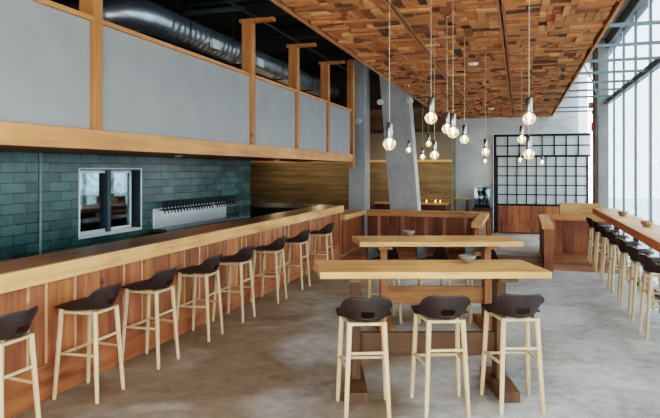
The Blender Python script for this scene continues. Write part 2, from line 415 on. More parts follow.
# kitchen beyond the serving window
struct(box('wall_kitchen_left', 'kick', -7.0, -6.9, 3.1, 11.2, 0, 2.399)); b = MB(); b.prism([(-4.76, 9.36), (-4.76, 9.46), (-5.75, 11.2), (-6.9, 11.2), (-6.9, 11.12), (-5.8, 11.12)], 0, 2.399); struct(b.build('wall_kitchen_far', 'kick'))
struct(box('wall_kitchen_near', 'kick', -6.9, -4.76, 3, 3.1, 0, 2.399)); struct(box('ceiling_kitchen', 'kick', -7.0, -5.9, 3, 11.2, 2.4, 2.5))
t = empty('kitchen_counter', (-6.4, 7, 0), label='dark kitchen counter with pale steel edge seen through the serving window', cat='counter')
b = MB(); b.box(-6.81, -6.2, 4.5, 11.1, 0, 1.05); b.build('cabinet_front', 'kick', t).matrix_parent_inverse = Matrix.Translation(t.location).inverted()
b = MB(); b.box(-6.81, -6.15, 4.5, 11.1, 1.051, 1.12); b.build('worktop', 'steel', t, .004).matrix_parent_inverse = Matrix.Translation(t.location).inverted()
o = box('wood_splashback', 'red_y', -6.898, -6.79, 6.5, 11.1, 1.121, 1.27, tone=.55); tag(o, 'brown wooden splashback board behind the kitchen counter in the serving window', 'board')
b = MB(); b.box(-6.898, -6.86, 7.4, 8.42, 1.272, 2.1); o = b.build('window_view_panel', 'window_view'); tag(o, 'glowing white and teal painted window view in left half of serving window', 'panel')
b = MB(); b.box(-6.898, -6.86, 8.78, 9.9, 1.272, 2.1); o = b.build('window_view_panel', 'window_view'); tag(o, 'glowing white and teal painted window view in right half of serving window', 'panel')

# soffit over the bar: beam, grey panels, rail, posts
sf = empty('partition_soffit'); struct(sf)
b = MB(); b.box(-3.42, -3.30, .5, 11.93, 1.86, 2.02); b.build('beam', 'fir_beam', sf, .004)
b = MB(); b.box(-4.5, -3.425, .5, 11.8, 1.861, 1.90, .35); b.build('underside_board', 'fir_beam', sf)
b = MB(); b.box(-3.40, -3.345, .5, 11.8, 2.021, 2.91); b.build('grey_panel', 'grey_panel', sf)
b = MB(); b.box(-3.41, -3.315, .5, 11.9, 2.911, 2.95); b.build('top_rail', 'fir_beam', sf, .003)
for i, y in enumerate((1.1, 4.06, 7.06, 8.70, 10.28)):
    top = 3.62 if i > 1 else 4.1
    b = MB(); b.box(-3.46, -3.31, y-.055, y+.055, 2.0, top); p = b.build('post', 'fir_z', sf, .004)
    b = MB(); b.box(-3.50, -3.02, y-.05, y+.05, top, top+.05, 1.0); b.build('bracket_arm', 'fir_x' if 0 else 'fir_z', p, .004)
b = MB(); b.box(-3.43, -3.29, 11.86, 11.98, 1.72, 3.98); b.build('post', 'fir_z', sf, .004)
for y in (3.2, 6.2, 9.2, 11.0):
    t = tag(empty('soffit_downlight', (-3.9, y, 1.861)), 'small warm recessed downlight under the bar soffit, %s from the near end' % {3.2: 'first', 6.2: 'second', 9.2: 'third', 11.0: 'fourth'}[y], 'downlight', 'downlights under the bar soffit')
    b = MB(); b.lathe([(.05, 0), (.05, -.008), (.036, -.008), (.036, 0)], n=20); b.build('ring', 'white', t)
    b = MB(); b.lathe([(.0, -.003), (.035, -.003)], n=20); b.build('lens', 'lens', t)

# rear walls
bw = empty('wall_back'); struct(bw)
b = MB(); b.box(-1.72, -.66, 16.5, 16.8, 0, 2.66); b.box(-2.1, 1.47, 16.5, 16.8, 2.66, 4.4); b.build('concrete_face', 'conc', bw)
ow = empty('wall_bar_rear'); struct(ow)
b = MB(); b.box(-7.8, -1.66, 15.5, 15.7, 0, 1.899); b.build('ochre_face', 'ochre', ow)
b = MB(); b.box(-7.8, -1.66, 15.5, 15.7, 1.96, 2.68); b.build('plaster_face', 'beige', ow)
b = MB(); b.box(-7.8, -1.66, 15.48, 15.7, 1.90, 1.96, 1.2); b.build('timber_band', 'box_x', ow)
b = MB(); b.box(-7.8, -1.66, 15.6, 15.7, 2.68, 4.4); b.build('upper_face', 'rust', ow)
b = MB(); b.box(-1.76, -1.66, 15.701, 16.499, 0, 3.1); b.build('return_face', 'ochre', ow)
box('ceiling_rear', 'rust', -6, -1.96, 14.1, 15.55, 3.15, 3.2)['kind'] = 'structure'

struct(box('sky_block_rear', 'slab', -2.2, 1.9, 18.6, 18.7, 0, 4.4))  # added behind the lattice to block direct sky through its panes
struct(box('sky_block_rear_left', 'slab', -2.2, -2.1, 16.81, 18.6, 0, 4.4))  # added side of the same sky block
struct(box('ground_outside', 'slab', 2.06, 30, -10, 40, -.12, -.04))
# columns
def leaning(name, mat, cx, cy, w, d, dx, z1):
    b = MB(); vs = []
    for z, o in ((0, 0), (z1, dx)):
        for yy in (cy-d/2, cy+d/2):
            for xx in (cx-w/2, cx+w/2): vs.append((xx+o, yy, z))
    b.hexa(vs); return struct(b.build(name, mat, None, .012))
leaning('column_leaning', 'conc_col', -2.475, 13.75, .66, .45, -.36, 4.39)
leaning('column_rear', 'conc_col', -3.62, 13.6, .40, .5, 0, 4.39)
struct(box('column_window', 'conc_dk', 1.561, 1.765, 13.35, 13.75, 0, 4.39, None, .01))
struct(box('trim_column', 'rust', 1.50, 1.56, 13.36, 13.74, 0, 4.39))

# window wall on the right (X = 1.75 glass)
XG = 1.78
ys = [16.45 - 1.13*k for k in range(1, 18)]
ys = [12.76 - 1.13*k for k in range(-3, 14)]
ys.sort()
for i, (y0, y1) in enumerate(zip(ys, ys[1:])):
    w = empty('window_%d' % (i+2)); struct(w)
    b = MB(); b.box(XG-.010, XG+.020, y0-.012, y0+.012, 0.02, 4.25); b.build('mullion', 'alu', w, .004)
    b = MB(); b.box(XG-.045, XG+.06, y0+.023, y1-.023, 3.09, 3.175); b.build('transom', 'transom', w, .004)
    b = MB(); b.box(XG-.004, XG+.003, y0+.024, y0+.14, .09, 3.088); b.box(XG-.004, XG+.003, y0+.024, y0+.14, 3.177, 4.2); b.build('white_stile', 'blind', w)
    b = MB(); b.box(XG-.04, XG+.06, y0+.023, y1-.023, .02, .09); b.build('sill', 'alu', w, .004)
    b = MB(); b.box(XG+.005, XG+.012, y0+.023, y1-.023, .09, 3.088); b.box(XG+.005, XG+.012, y0+.023, y1-.023, 3.177, 4.2); b.build('pane', 'glass', w)
struct(box('trim_header', 'alu_dark', XG-.08, XG+.1, ys[0], ys[-1], 4.2, 4.399))

# lattice screen at the end
ls = empty('lattice_screen', (0, 16.5, 0), label='black framed glazed lattice screen with redwood lower panels at the far end', cat='screen')
b = MB()
X0, X1 = -.65, 1.75
for (x0, x1, z0, z1, d) in ((X0, X0+.07, 0, 2.64, .06), (X0, X1, 2.58, 2.64, .06), (X0, X1, 2.03, 2.08, .06), (X0+.07, X0+.11, .02, 2.03, .04), (X1-.10, X1-.05, .02, 2.03, .04), (X0+.1, X1-.1, .74, .79, .04)):
    b.box(x0, x1, -.03-d/2, -.03+d/2, z0, z1)
b.build('frame', 'black_steel', ls, .004)
b = MB()
xs = X0+.11; xe = X1-.10
for k in range(1, 9): x = xs+(xe-xs)*k/9; b.box(x-.014, x+.014, -.055, -.018, .79, 2.03)
for k in range(1, 5): z = .79+(2.03-.79)*k/5; b.box(xs, xe, -.048, -.018, z-.013, z+.013)
for k in range(1, 8): x = X0+.07+(X1-X0-.07)*k/8; b.box(x-.016, x+.016, -.055, -.018, 2.08, 2.58)
b.box(X0+.07, X1, -.048, -.018, 2.317, 2.348)
b.build('lattice', 'black_steel', ls)
b = MB(); b.box(xs, xe, -.016, -.008, .79, 2.03); b.box(X0+.07, X1, -.016, -.008, 2.08, 2.58); b.build('pane', 'frost', ls)
b = MB(); x = xs
while x < xe-.01:
    w = min(.135, xe-x); t = rt(.75, 1.1); b.box(x+.001, x+w-.001, -.05, -.01, .03, .74, (t, t*.95, t*.9)); x += w
b.box(xs, xe, -.008, .01, .0, .78, .4)
b.build('lower_panel', 'red_z', ls)

# ------------------------------------------------------------------ bar
bar = empty('bar_counter', (-3.3, 6, 0), label='long bar with thick pale wood edge and redwood plank front under the soffit', cat='bar counter')
def bpart(b, name, mat, bev=0., par=bar): 
    o = b.build(name, mat, par, bev)
    o.matrix_parent_inverse = Matrix.Translation(par.location).inverted() if par.parent is None else Matrix()
    return o
def subpart(b, name, mat, root, bev=0.):
    o = b.build(name, mat, root, bev); o.matrix_parent_inverse = Matrix.Translation(root.location).inverted(); return o
b = MB(); b.box(-3.73, -3.302, .8, 11.02, .965, .998); bpart(b, 'countertop', 'bartop_dimmed')
b = MB(); b.box(-3.30, -3.25, .8, 11.04, .872, 1.0, 1.12); b.box(-3.73, -3.302, 11.021, 11.05, .872, 1.0, 1.12); bpart(b, 'countertop_edge', 'fir', .004)
b = MB(); y = .8
while y < 10.9:
    w = min(random.choice((.13, .17, .21, .26, .3)), 10.9-y)
    if random.random() < .4 and w > .05: b.box(-3.36, -3.318, y, y+.028, .26, .965, (1.7, 2.5, 3.4)); y += .028; w -= .028
    t = rt(.72, 1.35); b.box(-3.36, -3.32, y+.002, y+w-.002, .26, .965, (t, t*rt(.93, 1.06), t*rt(.85, 1.1))); y += w
b.box(-3.40, -3.32, 10.9, 10.96, .02, .965, (.3, .3, .3))
bpart(b, 'front_panel', 'red_z')
b = MB(); b.box(-3.37, -3.305, .8, 10.9, 0.0, .265, 1.05); bpart(b, 'base_board', 'red_y', .004)
b = MB(); b.box(-3.72, -3.30, 10.965, 11.01, 0, .872, (1.3, 1.45, 1.6)); bpart(b, 'end_panel', 'red_z', .003)
b = MB(); b.box(-3.72, -3.68, .8, 10.96, 0, .965, .5); bpart(b, 'rear_panel', 'red_z')

# beer tap wall
tp = empty('beer_tap_wall', (-4.5, 7.5, .9), label='stainless steel panel of black handled beer taps on the teal tile wall', cat='beer taps')
b = MB(); b.box(-4.498, -4.47, 6.53, 8.50, .93, 1.19); subpart(b, 'back_plate', 'steel', tp, .004)
b = MB(); b.box(-4.469, -4.26, 6.50, 8.95, .905, .935); b.box(-4.469, -4.25, 6.50, 6.9, .90, .936); subpart(b, 'drip_tray', 'galv', tp, .006)
tys = [6.66 + .078*k for k in range(17)] + [8.06 + .075*k for k in range(9)]
first = None
for i, y in enumerate(tys):
    if first is None:
        b = MB(); b.tube([(0, 0, 0), (.05, 0, 0), (.075, 0, -.01), (.085, 0, -.05)], [.012, .012, .012, .009], 8)
        b.lathe([(.0, .0), (.018, .0), (.018, .004), (.0, .004)], n=10)
        o = b.build('tap', 'chrome', tp, 0, (.032, y-7.5, 1.165-.9)); first = o
        b = MB(); b.tube([(.055, 0, .012), (.058, 0, .03), (.066, 0, .11)], [.007, .012, .015], 8); b.build('handle', 'black', o)
    else:
        o = copy_tree(first, tp); o.location = (.032, y-7.5, 1.165-.9)

# dark back counter beyond the bar
t = empty('back_counter', (-5.2, 13.2, 0), label='low black service counter behind the end of the bar', cat='counter')
b = MB(); b.box(-7.0, -4.15, 11.5, 13.0, 0, .86); subpart(b, 'cabinet', 'kick', t); b = MB(); b.box(-7.05, -4.1, 11.45, 13.05, .861, .90); subpart(b, 'worktop', 'darkgrey', t, .004)

# ------------------------------------------------------------------ booths (low partitions)
def plank_wall(b, ax, x0, x1, y0, y1, z0, z1, battens=True, tlo=.45, thi=.9):
    a, e = (x0, x1) if ax == 'x' else (y0, y1); p = a; i = 0
    while p < e-.005:
        w = min(random.choice((.2, .24, .28)), e-p); t = rt(tlo, thi)
        q = (p+.001, p+w-.001)
        if ax == 'x': b.box(q[0], q[1], y0, y1, z0, z1, (t, t*.97, t*.92))
        else: b.box(x0, x1, q[0], q[1], z0, z1, (t, t*.97, t*.92))
        if battens and i % 2 == 1:
            if ax == 'x': b.box(p, p+.07, y0-.02, y0-.001, z0, z1, (1.3, 1.7, 2.0))
        p += w; i += 1
bl = empty('booth_partition', (-2, 12.9, 0), label='low redwood plank partition closing the booth between bar and aisle', cat='partition')
b = MB(); plank_wall(b, 'x', -3.24, -.6, 12.86, 12.92, .02, .67); subpart(b, 'rear_panel', 'red_z', bl)
b = MB(); b.box(-3.24, -.60, 12.80, 12.98, .67, .80, (1.35, 1.5, 1.6)); subpart(b, 'cap_rail', 'red_x', bl, .004)
b = MB(); plank_wall(b, 'y', -.72, -.66, 10.45, 12.86, 0.02, .70, False, .6, 1.0); b.box(-.725, -.655, 10.40, 10.45, 0, .70, (1., 1.1, 1.1)); subpart(b, 'arm_panel', 'red_z', bl)
b = MB(); b.box(-.78, -.60, 10.36, 12.79, .701, .785, (1.0, .85, .8)); subpart(b, 'arm_rail', 'fir', bl, .004)
lg = empty('drink_ledge', (-3.4, 12, 0), label='pale wooden drink ledge running back from the bar end', cat='ledge')
b = MB(); b.box(-3.78, -3.26, 11.13, 12.79, .70, .80, 1.0); subpart(b, 'ledge_top', 'fir', lg, .004)
b = MB(); plank_wall(b, 'y', -3.40, -3.35, 11.15, 12.79, .0, .70, False, .3, .9); subpart(b, 'ledge_panel', 'red_z', lg)
br = empty('booth_partition', (1, 12.8, 0), label='low redwood plank partition with pale arm cap beside the window counter', cat='partition')
b = MB(); plank_wall(b, 'x', .40, 1.9-.16, 12.78, 12.84, 0, .67, False, .45, .75); b.box(.56, .68, 12.75, 12.779, 0, .67, (1.2, 1.5, 1.6)); subpart(b, 'rear_panel', 'red_z', br)
b = MB(); b.box(.40, 1.70, 12.72, 12.90, .67, .785, (1.3, 1.4, 1.4)); subpart(b, 'cap_rail', 'red_x', br, .004)
b = MB(); plank_wall(b, 'y', .42, .50, 10.52, 12.74, 0.0, .70, False, .5, .8); b.box(.40, .54, 10.45, 10.52, 0, .70, (.9, .95, .95)); subpart(b, 'arm_panel', 'red_z', br)
b = MB(); b.box(.36, .55, 10.40, 12.71, .701, .785, (1.0, .85, .8)); subpart(b, 'arm_rail', 'fir', br, .004)
t = empty('planter_box', (1.2, 13.15, 0), label='pale wooden box behind the right booth rail beneath the lattice screen', cat='box')
b = MB(); b.box(.80, 1.56, 13.0, 13.06, 0, 1.0); b.box(.80, 1.56, 13.28, 13.32, 0, 1.0); b.box(.80, .84, 13.061, 13.279, 0, 1.0); b.box(1.52, 1.56, 13.061, 13.279, 0, 1.0); subpart(b, 'box_side', 'box_x', t, .004)
b = MB(); b.box(.841, 1.519, 13.061, 13.279, .88, .91); subpart(b, 'box_lid', 'box_x', t)

# ------------------------------------------------------------------ stools
def seat_shell():
    NU, NV = 16, 22
    prof = [(0, .205, .664), (.08, .195, .680), (.2, .14, .683), (.36, .06, .676), (.5, -.03, .667), (.62, -.12, .662), (.68, -.168, .668), (.74, -.190, .697), (.82, -.203, .738), (.9, -.213, .785), (1, -.222, .836)]
    def P(v):
        for (a, y0, z0), (c, y1, z1) in zip(prof, prof[1:]):
            if v <= c: k = (v-a)/(c-a); return y0+(y1-y0)*k, z0+(z1-z0)*k
        return prof[-1][1:]
    W = [(0, .155), (.1, .185), (.25, .196), (.5, .192), (.64, .183), (.74, .179), (.85, .180), (.93, .178), (1, .172)]
    def Wf(v):
        for (a, p), (c, q) in zip(W, W[1:]):
            if v <= c: return p+(q-p)*(v-a)/(c-a)
        return W[-1][1]
    def ss(a, c, v): k = min(1, max(0, (v-a)/(c-a))); return k*k*(3-2*k)
    bm = bmesh.new(); g = []
    vv = [0, .04, .1, .18, .26, .34, .42, .5, .56, .62, .65, .68, .705, .725, .76, .795, .815, .85, .89, .93, .97, 1]
    uu = [-1, -.93, -.82, -.68, -.52, -.36, -.24, -.1, 0, .1, .24, .36, .52, .68, .82, .93, 1]
    for v in vv:
        row = []
        for u in uu:
            y, z = P(v); w = Wf(v); r = ss(.48, .70, v)
            y += r*u*u*(.195 - .105*ss(.64, 1, v))
            z += .012*ss(.35, .7, v)*(1-ss(.72, .9, v))*abs(u)**2.2 - .047*ss(.78, 1, v)*max(0, (abs(u)-.56)/.44)**2.3
            y -= .03*(1-ss(0, .15, v))*abs(u)**3
            row.append(bm.verts.new((u*w, y, z)))
        g.append(row)
    for i in range(len(vv)-1):
        for j in range(len(uu)-1):
            if 13 <= i <= 15 and 6 <= j <= 9: continue   # hand slot
            f = bm.faces.new((g[i][j], g[i][j+1], g[i+1][j+1], g[i+1][j])); f.smooth = True
    me = bpy.data.meshes.new('seat_shell'); bm.to_mesh(me); bm.free()
    me.materials.append(M['seat'])
    return me
def make_stool():
    t = empty('bar_stool')
    o = bpy.data.objects.new('seat_shell', seat_shell()); C.objects.link(o); o.parent = t
    md = o.modifiers.new('Solidify', 'SOLIDIFY'); md.thickness = .013; md.offset = 0
    md = o.modifiers.new('Subsurf', 'SUBSURF'); md.levels = 1; md.render_levels = 2
    legs = {}
    for sx in (-1, 1):
        for nm, top, foot in (('r', (sx*.118, -.135, .655), (sx*.147, -.178, .0)), ('f', (sx*.150, .135, .668), (sx*.178, .178, .0))):
            b = MB(); tp_, ft = Vector(top), Vector(foot)
            b.tube([ft, ft.lerp(tp_, .03), ft.lerp(tp_, .5), tp_], [.0135, .0155, .018, .0195], 12)
            b.build('leg', 'ash', t); legs[(sx, nm)] = (ft, tp_)
    def at(sx, nm, z): f, q = legs[(sx, nm)]; return f.lerp(q, z/q.z)
    b = MB(); z = .640
    for p, q in (((-1, 'r'), (1, 'r')), ((-1, 'f'), (1, 'f')), ((-1, 'r'), (-1, 'f')), ((1, 'r'), (1, 'f'))):
        b.tube([at(*p, z), at(*q, z)], .013, 8)
    b.build('seat_frame', 'ash', t)
    for p, q, z in (((-1, 'r'), (1, 'r'), .445), ((-1, 'f'), (1, 'f'), .32), ((-1, 'r'), (-1, 'f'), .335), ((1, 'r'), (1, 'f'), .335)):
        b = MB(); b.tube([at(*p, z), at(*q, z)], .0115, 8); b.build('stretcher', 'ash', t)
    return t
stool0 = make_stool(); used = []
def stool(x, y, rz, label, group):
    o = stool0 if not used else copy_tree(stool0)
    used.append(o); o.location = (x, y, 0); o.rotation_euler = (0, 0, R(rz)); tag(o, label, 'bar stool', group)
g = 'stools on the near side of the front table'
stool(-1.035, 4.03, 21, 'brown shell stool at the left end of the front table, back turned', g)
stool(-.53, 4.26, 21, 'brown shell stool at the middle of the front table, back turned', g)
stool(-.039, 4.465, 20, 'brown shell stool at the right end of the front table, back turned', g)
g = 'stools on the far side of the rear table'
stool(-1.465, 6.53, 199, 'stool facing forward behind the left end of the rear table', g)
stool(-.93, 6.71, 198, 'stool facing forward behind the middle of the rear table', g)
stool(-.40, 6.89, 199, 'stool facing forward behind the right end of the rear table', g)
ordn = ['cut off by the left frame edge, nearest of all', 'second counting from the near end', 'third counting from the near end', 'fourth counting from the near end', 'fourth counting from the far end', 'third counting from the far end', 'second counting from the far end', 'beside the far end post']
for (y, n) in zip((2.87, 3.70, 4.47, 5.30, 6.07, 7.05, 7.95, 9.12), ordn):
    stool(-3.085, y, 90 + rt(-2, 2), 'bar stool along the long bar, ' + n, 'stools along the long bar')
ordn = ['nearest the front of the room', 'second from the near end', 'third from the near end', 'fourth from the near end', 'third from the far end', 'second from the far end', 'last one by the booth']
for (y, n) in zip((6.71, 7.42, 8.20, 9.03, 9.93, 10.78, 11.62), ordn):
    stool(1.385, y, -90 + rt(-2, 2), 'bar stool along the window counter, ' + n, 'stools along the window counter')

# ------------------------------------------------------------------ tables
def table(x, y, rz, label, zmat, xmat):
    t = empty('trestle_table', (x, y, 0), R(rz), label, 'table', 'tall trestle tables')
    b = MB(); L_, D_ = .86, .29
    b.prism([(-L_+.03, -D_), (L_, -D_-.0), (L_-.03, D_), (-L_-.02, D_), (-L_-.01, .1), (-L_+.02, -.1)], .90, .952, 1.0)
    b.build('tabletop', 'fir_x', t, .006)
    for s in (-1, 1):
        b = MB(); b.box(s*.555-.035, s*.555+.035, -.07, .07, .095, .865); b.build('leg_post', zmat, t, .004)
        b = MB(); x0, x1 = s*.555-.072, s*.555+.072
        prof = [(-.29, 0), (.29, 0), (.29, .075), (.09, .095), (-.09, .095), (-.29, .075)]
        vs = [(x0, py, pz) for py, pz in prof] + [(x1, py, pz) for py, pz in prof]; n = 6
        b._add(vs, [tuple(range(n)), tuple(range(2*n-1, n-1, -1))] + [(i, (i+1) % n, n+(i+1) % n, n+i) for i in range(n)])
        b.build('foot', zmat, t, .005)
        b = MB(); b.box(s*.555-.07, s*.555+.07, -.25, .25, .865, .90); b.build('cross_bearer', zmat, t, .004)
    b = MB(); b.box(-.52, .52, -.022, .022, .26, .44); b.build('stretcher', xmat, t, .004)
    return t
table(-.676, 4.576, 18.5, 'tall pale plank trestle table in front, dark brown legs, three stools', 'brown_z', 'brown_x')
table(-.863, 6.396, 18.5, 'tall pale plank trestle table behind the front one, orange brown legs', 'tan_z', 'tan_x')

# window counter
wc = empty('window_counter', (1.48, 8, 0), label='long pale wood counter on black posts along the window wall', cat='counter')
b = MB(); b.box(1.30, 1.66, 1.2, 11.62, .93, 1.0, (1.0, .92, .85)); subpart(b, 'countertop', 'fir', wc, .003)
b = MB(); b.box(1.268, 1.299, 1.2, 11.62, .905, 1.0, (.95, .75, .6)); subpart(b, 'front_edge', 'fir_beam', wc, .003)
for y in (2.2, 4.1, 5.95, 7.81, 9.48, 11.2):
    b = MB(); b.box(1.58, 1.64, y-.03, y+.03, 0, .93); subpart(b, 'post', 'black_steel', wc, .003)

# bowls
def bowl(x, y, z, label, mat, s=1.):
    b = MB(); b.lathe([(.0, 0), (.032, 0), (.036, .006), (.058, .03), (.068, .058), (.064, .058), (.054, .034), (.03, .012), (.0, .010)], n=28)
    o = b.build('bowl', mat, None, 0, (x, y, z)); o.scale = (s,)*3; tag(o, label, 'bowl')
bowl(-1.175, 6.57, .9525, 'small grey stoneware bowl on the rear table', 'bowl')
bowl(-.39, 4.80, .9525, 'grey stoneware bowl on the front table', 'bowl', 1.02)
bowl(1.486, 9.77, 1.0005, 'tan bowl on the window counter, farther of the two there', 'bowl_w', 1.15)
bowl(1.489, 8.04, 1.0005, 'tan bowl on the window counter, nearer of the two there', 'bowl_w', 1.15)

# ------------------------------------------------------------------ pendants
pend = [(-.902, 4.239, 1.880, 'leftmost of the larger ones'), (-.642, 4.541, 2.088, 'high one left of the clustered pair'), (-.506, 4.826, 1.992, 'front one of the close pair'),
        (-.626, 5.458, 2.065, 'rear one of the close pair'), (-.548, 6.364, 2.012, 'just right of the close pair'), (-.850, 6.268, 1.848, 'low one under the clustered pair'),
        (-1.362, 9.373, 2.102, 'small distant one, highest of the three far ones'), (-1.556, 10.011, 1.910, 'small distant one, lowest of the three far ones'), (-1.782, 9.939, 2.029, 'small distant one before the leaning column'),
        (-.378, 7.236, 1.904, 'before the concrete wall by the lattice screen'), (.071, 4.550, 2.065, 'highest of three before the lattice screen'), (.029, 7.016, 2.035, 'smallest of three before the lattice screen'), (.081, 5.376, 1.828, 'lowest of three before the lattice screen'),
        (-.79, 14.98, 1.90, 'tiny far one against the concrete wall'), (.03, 15.2, 1.936, 'tiny far one at left before the lattice screen'), (.545, 15.4, 1.872, 'tiny far one at right before the lattice screen')]
def make_pendant(L_):
    t = empty('pendant_lamp')
    b = MB(); b.tube([(0, 0, .19), (0, 0, L_)], .0042, 6); b.build('cord', 'cord', t)
    b = MB(); b.lathe([(0, .055), (.029, .055), (.031, .06), (.031, .195), (.025, .203), (.006, .21), (0, .21)], n=20); b.build('socket', 'chrome', t)
    b = MB(); pr = [(0, -.0625)]
    for k in range(1, 12): a = -math.pi/2 + math.pi*k/12*.93; pr.append((.0625*math.cos(a), .0625*math.sin(a)))
    pr.append((.020, .062)); b.lathe(pr, n=20); g_ = b.build('bulb', 'globe', t)
    b = MB(); b.lathe([(0, .0), (.010, .004), (.018, .02), (.016, .034), (.010, .05), (0, .054)], n=10); b.build('filament', 'filament', g_)
    b = MB(); b.lathe([(0, L_), (.03, L_), (.03, L_-.018), (0, L_-.018)], n=16); b.build('ceiling_rose', 'chrome', t)
    return t
for (x, y, z, l) in pend:
    t = make_pendant((ZC-.024-z)/.76); t.location = (x, y, z); t.scale = (.76,)*3
    tag(t, 'pendant globe bulb on a long cord, ' + l, 'pendant lamp', 'globe bulb pendants')

# ceiling fittings
for (x, y, l) in ((-.617, 5.748, 'leftmost of the four'), (-.496, 5.93, 'second from left of the four'), (-.31, 6.297, 'third from left of the four'), (.052, 6.273, 'rightmost of the four')):
    t = tag(empty('recessed_downlight', (x, y, ZC-.024)), 'black round recessed downlight in the wood ceiling, ' + l, 'downlight', 'black downlights in the wood ceiling')
    b = MB(); b.lathe([(.0, .0), (.04, .0), (.045, -.006), (.05, -.006), (.05, .002)], n=20); b.build('housing', 'black', t)
for (x, y, l) in ((-.575, 7.944, 'nearer white round smoke detector on the wood ceiling'), (-.605, 13.87, 'distant white smoke detector on the wood ceiling')):
    t = tag(empty('smoke_detector', (x, y, ZC-.022)), l, 'smoke detector')
    b = MB(); b.lathe([(0, .0), (.07, .0), (.07, -.02), (.045, -.035), (0, -.038)], n=24); b.build('housing', 'white', t)

# wall mounted speakers on the columns
for (x, y, z, l) in ((-2.36, 13.44, 3.27, 'white cylinder spotlight on the right top of the leaning column'), (-3.05, 13.42, 3.27, 'white cylinder spotlight on the left top of the leaning column'), (-3.53, 13.26, 2.83, 'white cylinder spotlight on the dark rear column')):
    t = tag(empty('spotlight', (x, y, z)), l, 'spotlight')
    b = MB(); b.tube([(0, -.02, 0), (0, -.16, -.02)], .065, 16); b.build('housing', 'white', t)
    b = MB(); b.tube([(0, .085, 0), (0, -.02, 0)], .02, 8); b.build('bracket', 'white', t)

# steel studs between the wood ceiling and the window wall
for k in (0, 1, 2, 3, 4, 5, 6, 7, 8, 9, 11, 12):
    y = 3.33 + k
    o = box('ceiling_stud', 'galv', .832, 1.72, y-.02, y+.02, 3.085, 3.118)
    tag(o, 'galvanised steel stud bridging ceiling edge and windows, %s from the near end' % ['first', 'second', 'third', 'fourth', 'fifth', 'sixth', 'seventh', 'eighth', 'ninth', 'tenth', '', 'eleventh', 'twelfth'][k], 'steel stud', 'steel studs beside the wood ceiling')
    m = MB(); m.box(.845, .86, y-.01, y+.01, 3.119, 4.398); m.build('hanger', 'galv', o)
b = MB(); b.box(1.70, 1.72, .6, 15.5, 3.05, 3.084); o = b.build('steel_track', 'galv'); tag(o, 'long galvanised steel track carrying the studs along the windows', 'steel track')
b = MB(); b.tube([(1.0, 11.5, 4.4), (1.05, 11.5, 4.0), (1.12, 11.6, 3.6), (1.28, 11.7, 3.3), (1.42, 12.2, 3.06), (1.50, 13.0, 2.7), (1.52, 13.33, 2.4)], .012, 8); o = b.build('loose_cable', 'galv'); tag(o, 'grey flexible cable hanging by the window column', 'cable')
t = tag(empty('wall_sensor', (1.45, 13.5, 3.05)), 'small beige box on the brown side of the window column', 'sensor'); b = MB(); b.box(-.05, .049, -.05, .05, -.06, .06); b.build('housing', 'bowl_w', t, .006)
t = tag(empty('wall_sign', (1.48, 13.5, 2.60)), 'small red sign on the brown side of the window column', 'sign'); b = MB(); b.box(-.03, .019, -.06, .06, -.09, .09); b.build('plate', 'red', t, .003)

# ------------------------------------------------------------------ ducts and pipes in the void
t = empty('ventilation_duct', (-4.7, 8, 3.65), label='round galvanised spiral duct running above the bar soffit', cat='duct')
def duct(p, q, r, name='duct_section'):
    p, q = Vector(p), Vector(q); n = max(2, int((q-p).length/.14)); b = MB()
    pts, rad = [], []
    for i in range(n):
        for k, d in ((0, 0), (.88, 0), (.92, .004), (.98, .004)):
            pts.append(p.lerp(q, (i+k)/n)); rad.append(r+d*.4)
    b.tube(pts, rad, 24); return subpart(b, name, 'galv_duct', t)
M['galv_duct'] = simple('spiral_duct_steel', (.42, .45, .47), .36, .85, noise=.12, nscale=9)
duct((-4.6, 6.72, 3.68), (-4.6, 14.5, 3.68), .20); 
b = MB(); b.tube([(-4.6, 6.76, 3.68), (-4.61, 6.60, 3.68), (-4.66, 6.48, 3.68), (-4.76, 6.39, 3.68), (-4.95, 6.35, 3.68)], .206, 24); subpart(b, 'elbow', 'galv_duct', t)
duct((-4.9, 6.35, 3.68), (-7.6, 6.35, 3.68), .20)
for y in (7.3, 9.0, 10.7, 12.4):
    b = MB(); b.tube([(-4.6, y, 3.88), (-4.6, y, 4.4)], .008, 6); b.box(-4.82, -4.38, y-.015, y+.015, 3.45, 3.475); b.tube([(-4.81, y, 3.47), (-4.81, y, 4.4)], .006, 6); b.tube([(-4.39, y, 3.47), (-4.39, y, 4.4)], .006, 6); subpart(b, 'hanger', 'darkgrey', t)
for y in (8.0, 9.6, 11.2):
    b = MB(); b.box(-4.42, -4.36, y-.12, y+.12, 3.52, 3.66); subpart(b, 'side_register', 'white', t, .004)
M['pipegrey'] = simple('grey_conduit', (.045, .047, .05), .5, .3)
pipes = [((-3.75, 1, 3.97), (-3.75, 13, 3.97), .02, 'thin dark conduit running lengthwise high above the soffit'),
         ((-2.75, 1, 4.02), (-2.75, 13, 4.02), .03, 'dark sprinkler pipe running beside the wood ceiling edge'),
         ((-7.5, 7.6, 4.1), (-2.05, 7.6, 4.1), .03, 'dark cross pipe under the slab before the second soffit post'),
         ((-7.5, 9.9, 4.1), (-2.05, 9.9, 4.1), .035, 'dark cross pipe under the slab in the middle of the void'),
         ((-7.5, 12.2, 4.1), (-2.05, 12.2, 4.1), .03, 'dark cross pipe under the slab near the leaning column'),
         ((-3.95, 1, 4.12), (-3.95, 7.2, 4.12), .03, 'short dark conduit running lengthwise over the near soffit panels')]
for p, q, r, l in pipes:
    b = MB(); b.tube([p, q], r, 10)
    n = 3
    o = b.build('conduit_pipe', 'pipegrey'); tag(o, l, 'pipe')
    m = MB()
    for k in range(n):
        c = Vector(p).lerp(Vector(q), (k+.5)/n); m.tube([(c.x, c.y, c.z), (c.x, c.y, 4.4)], .006, 6)
    m.build('hanger', 'pipegrey', o)
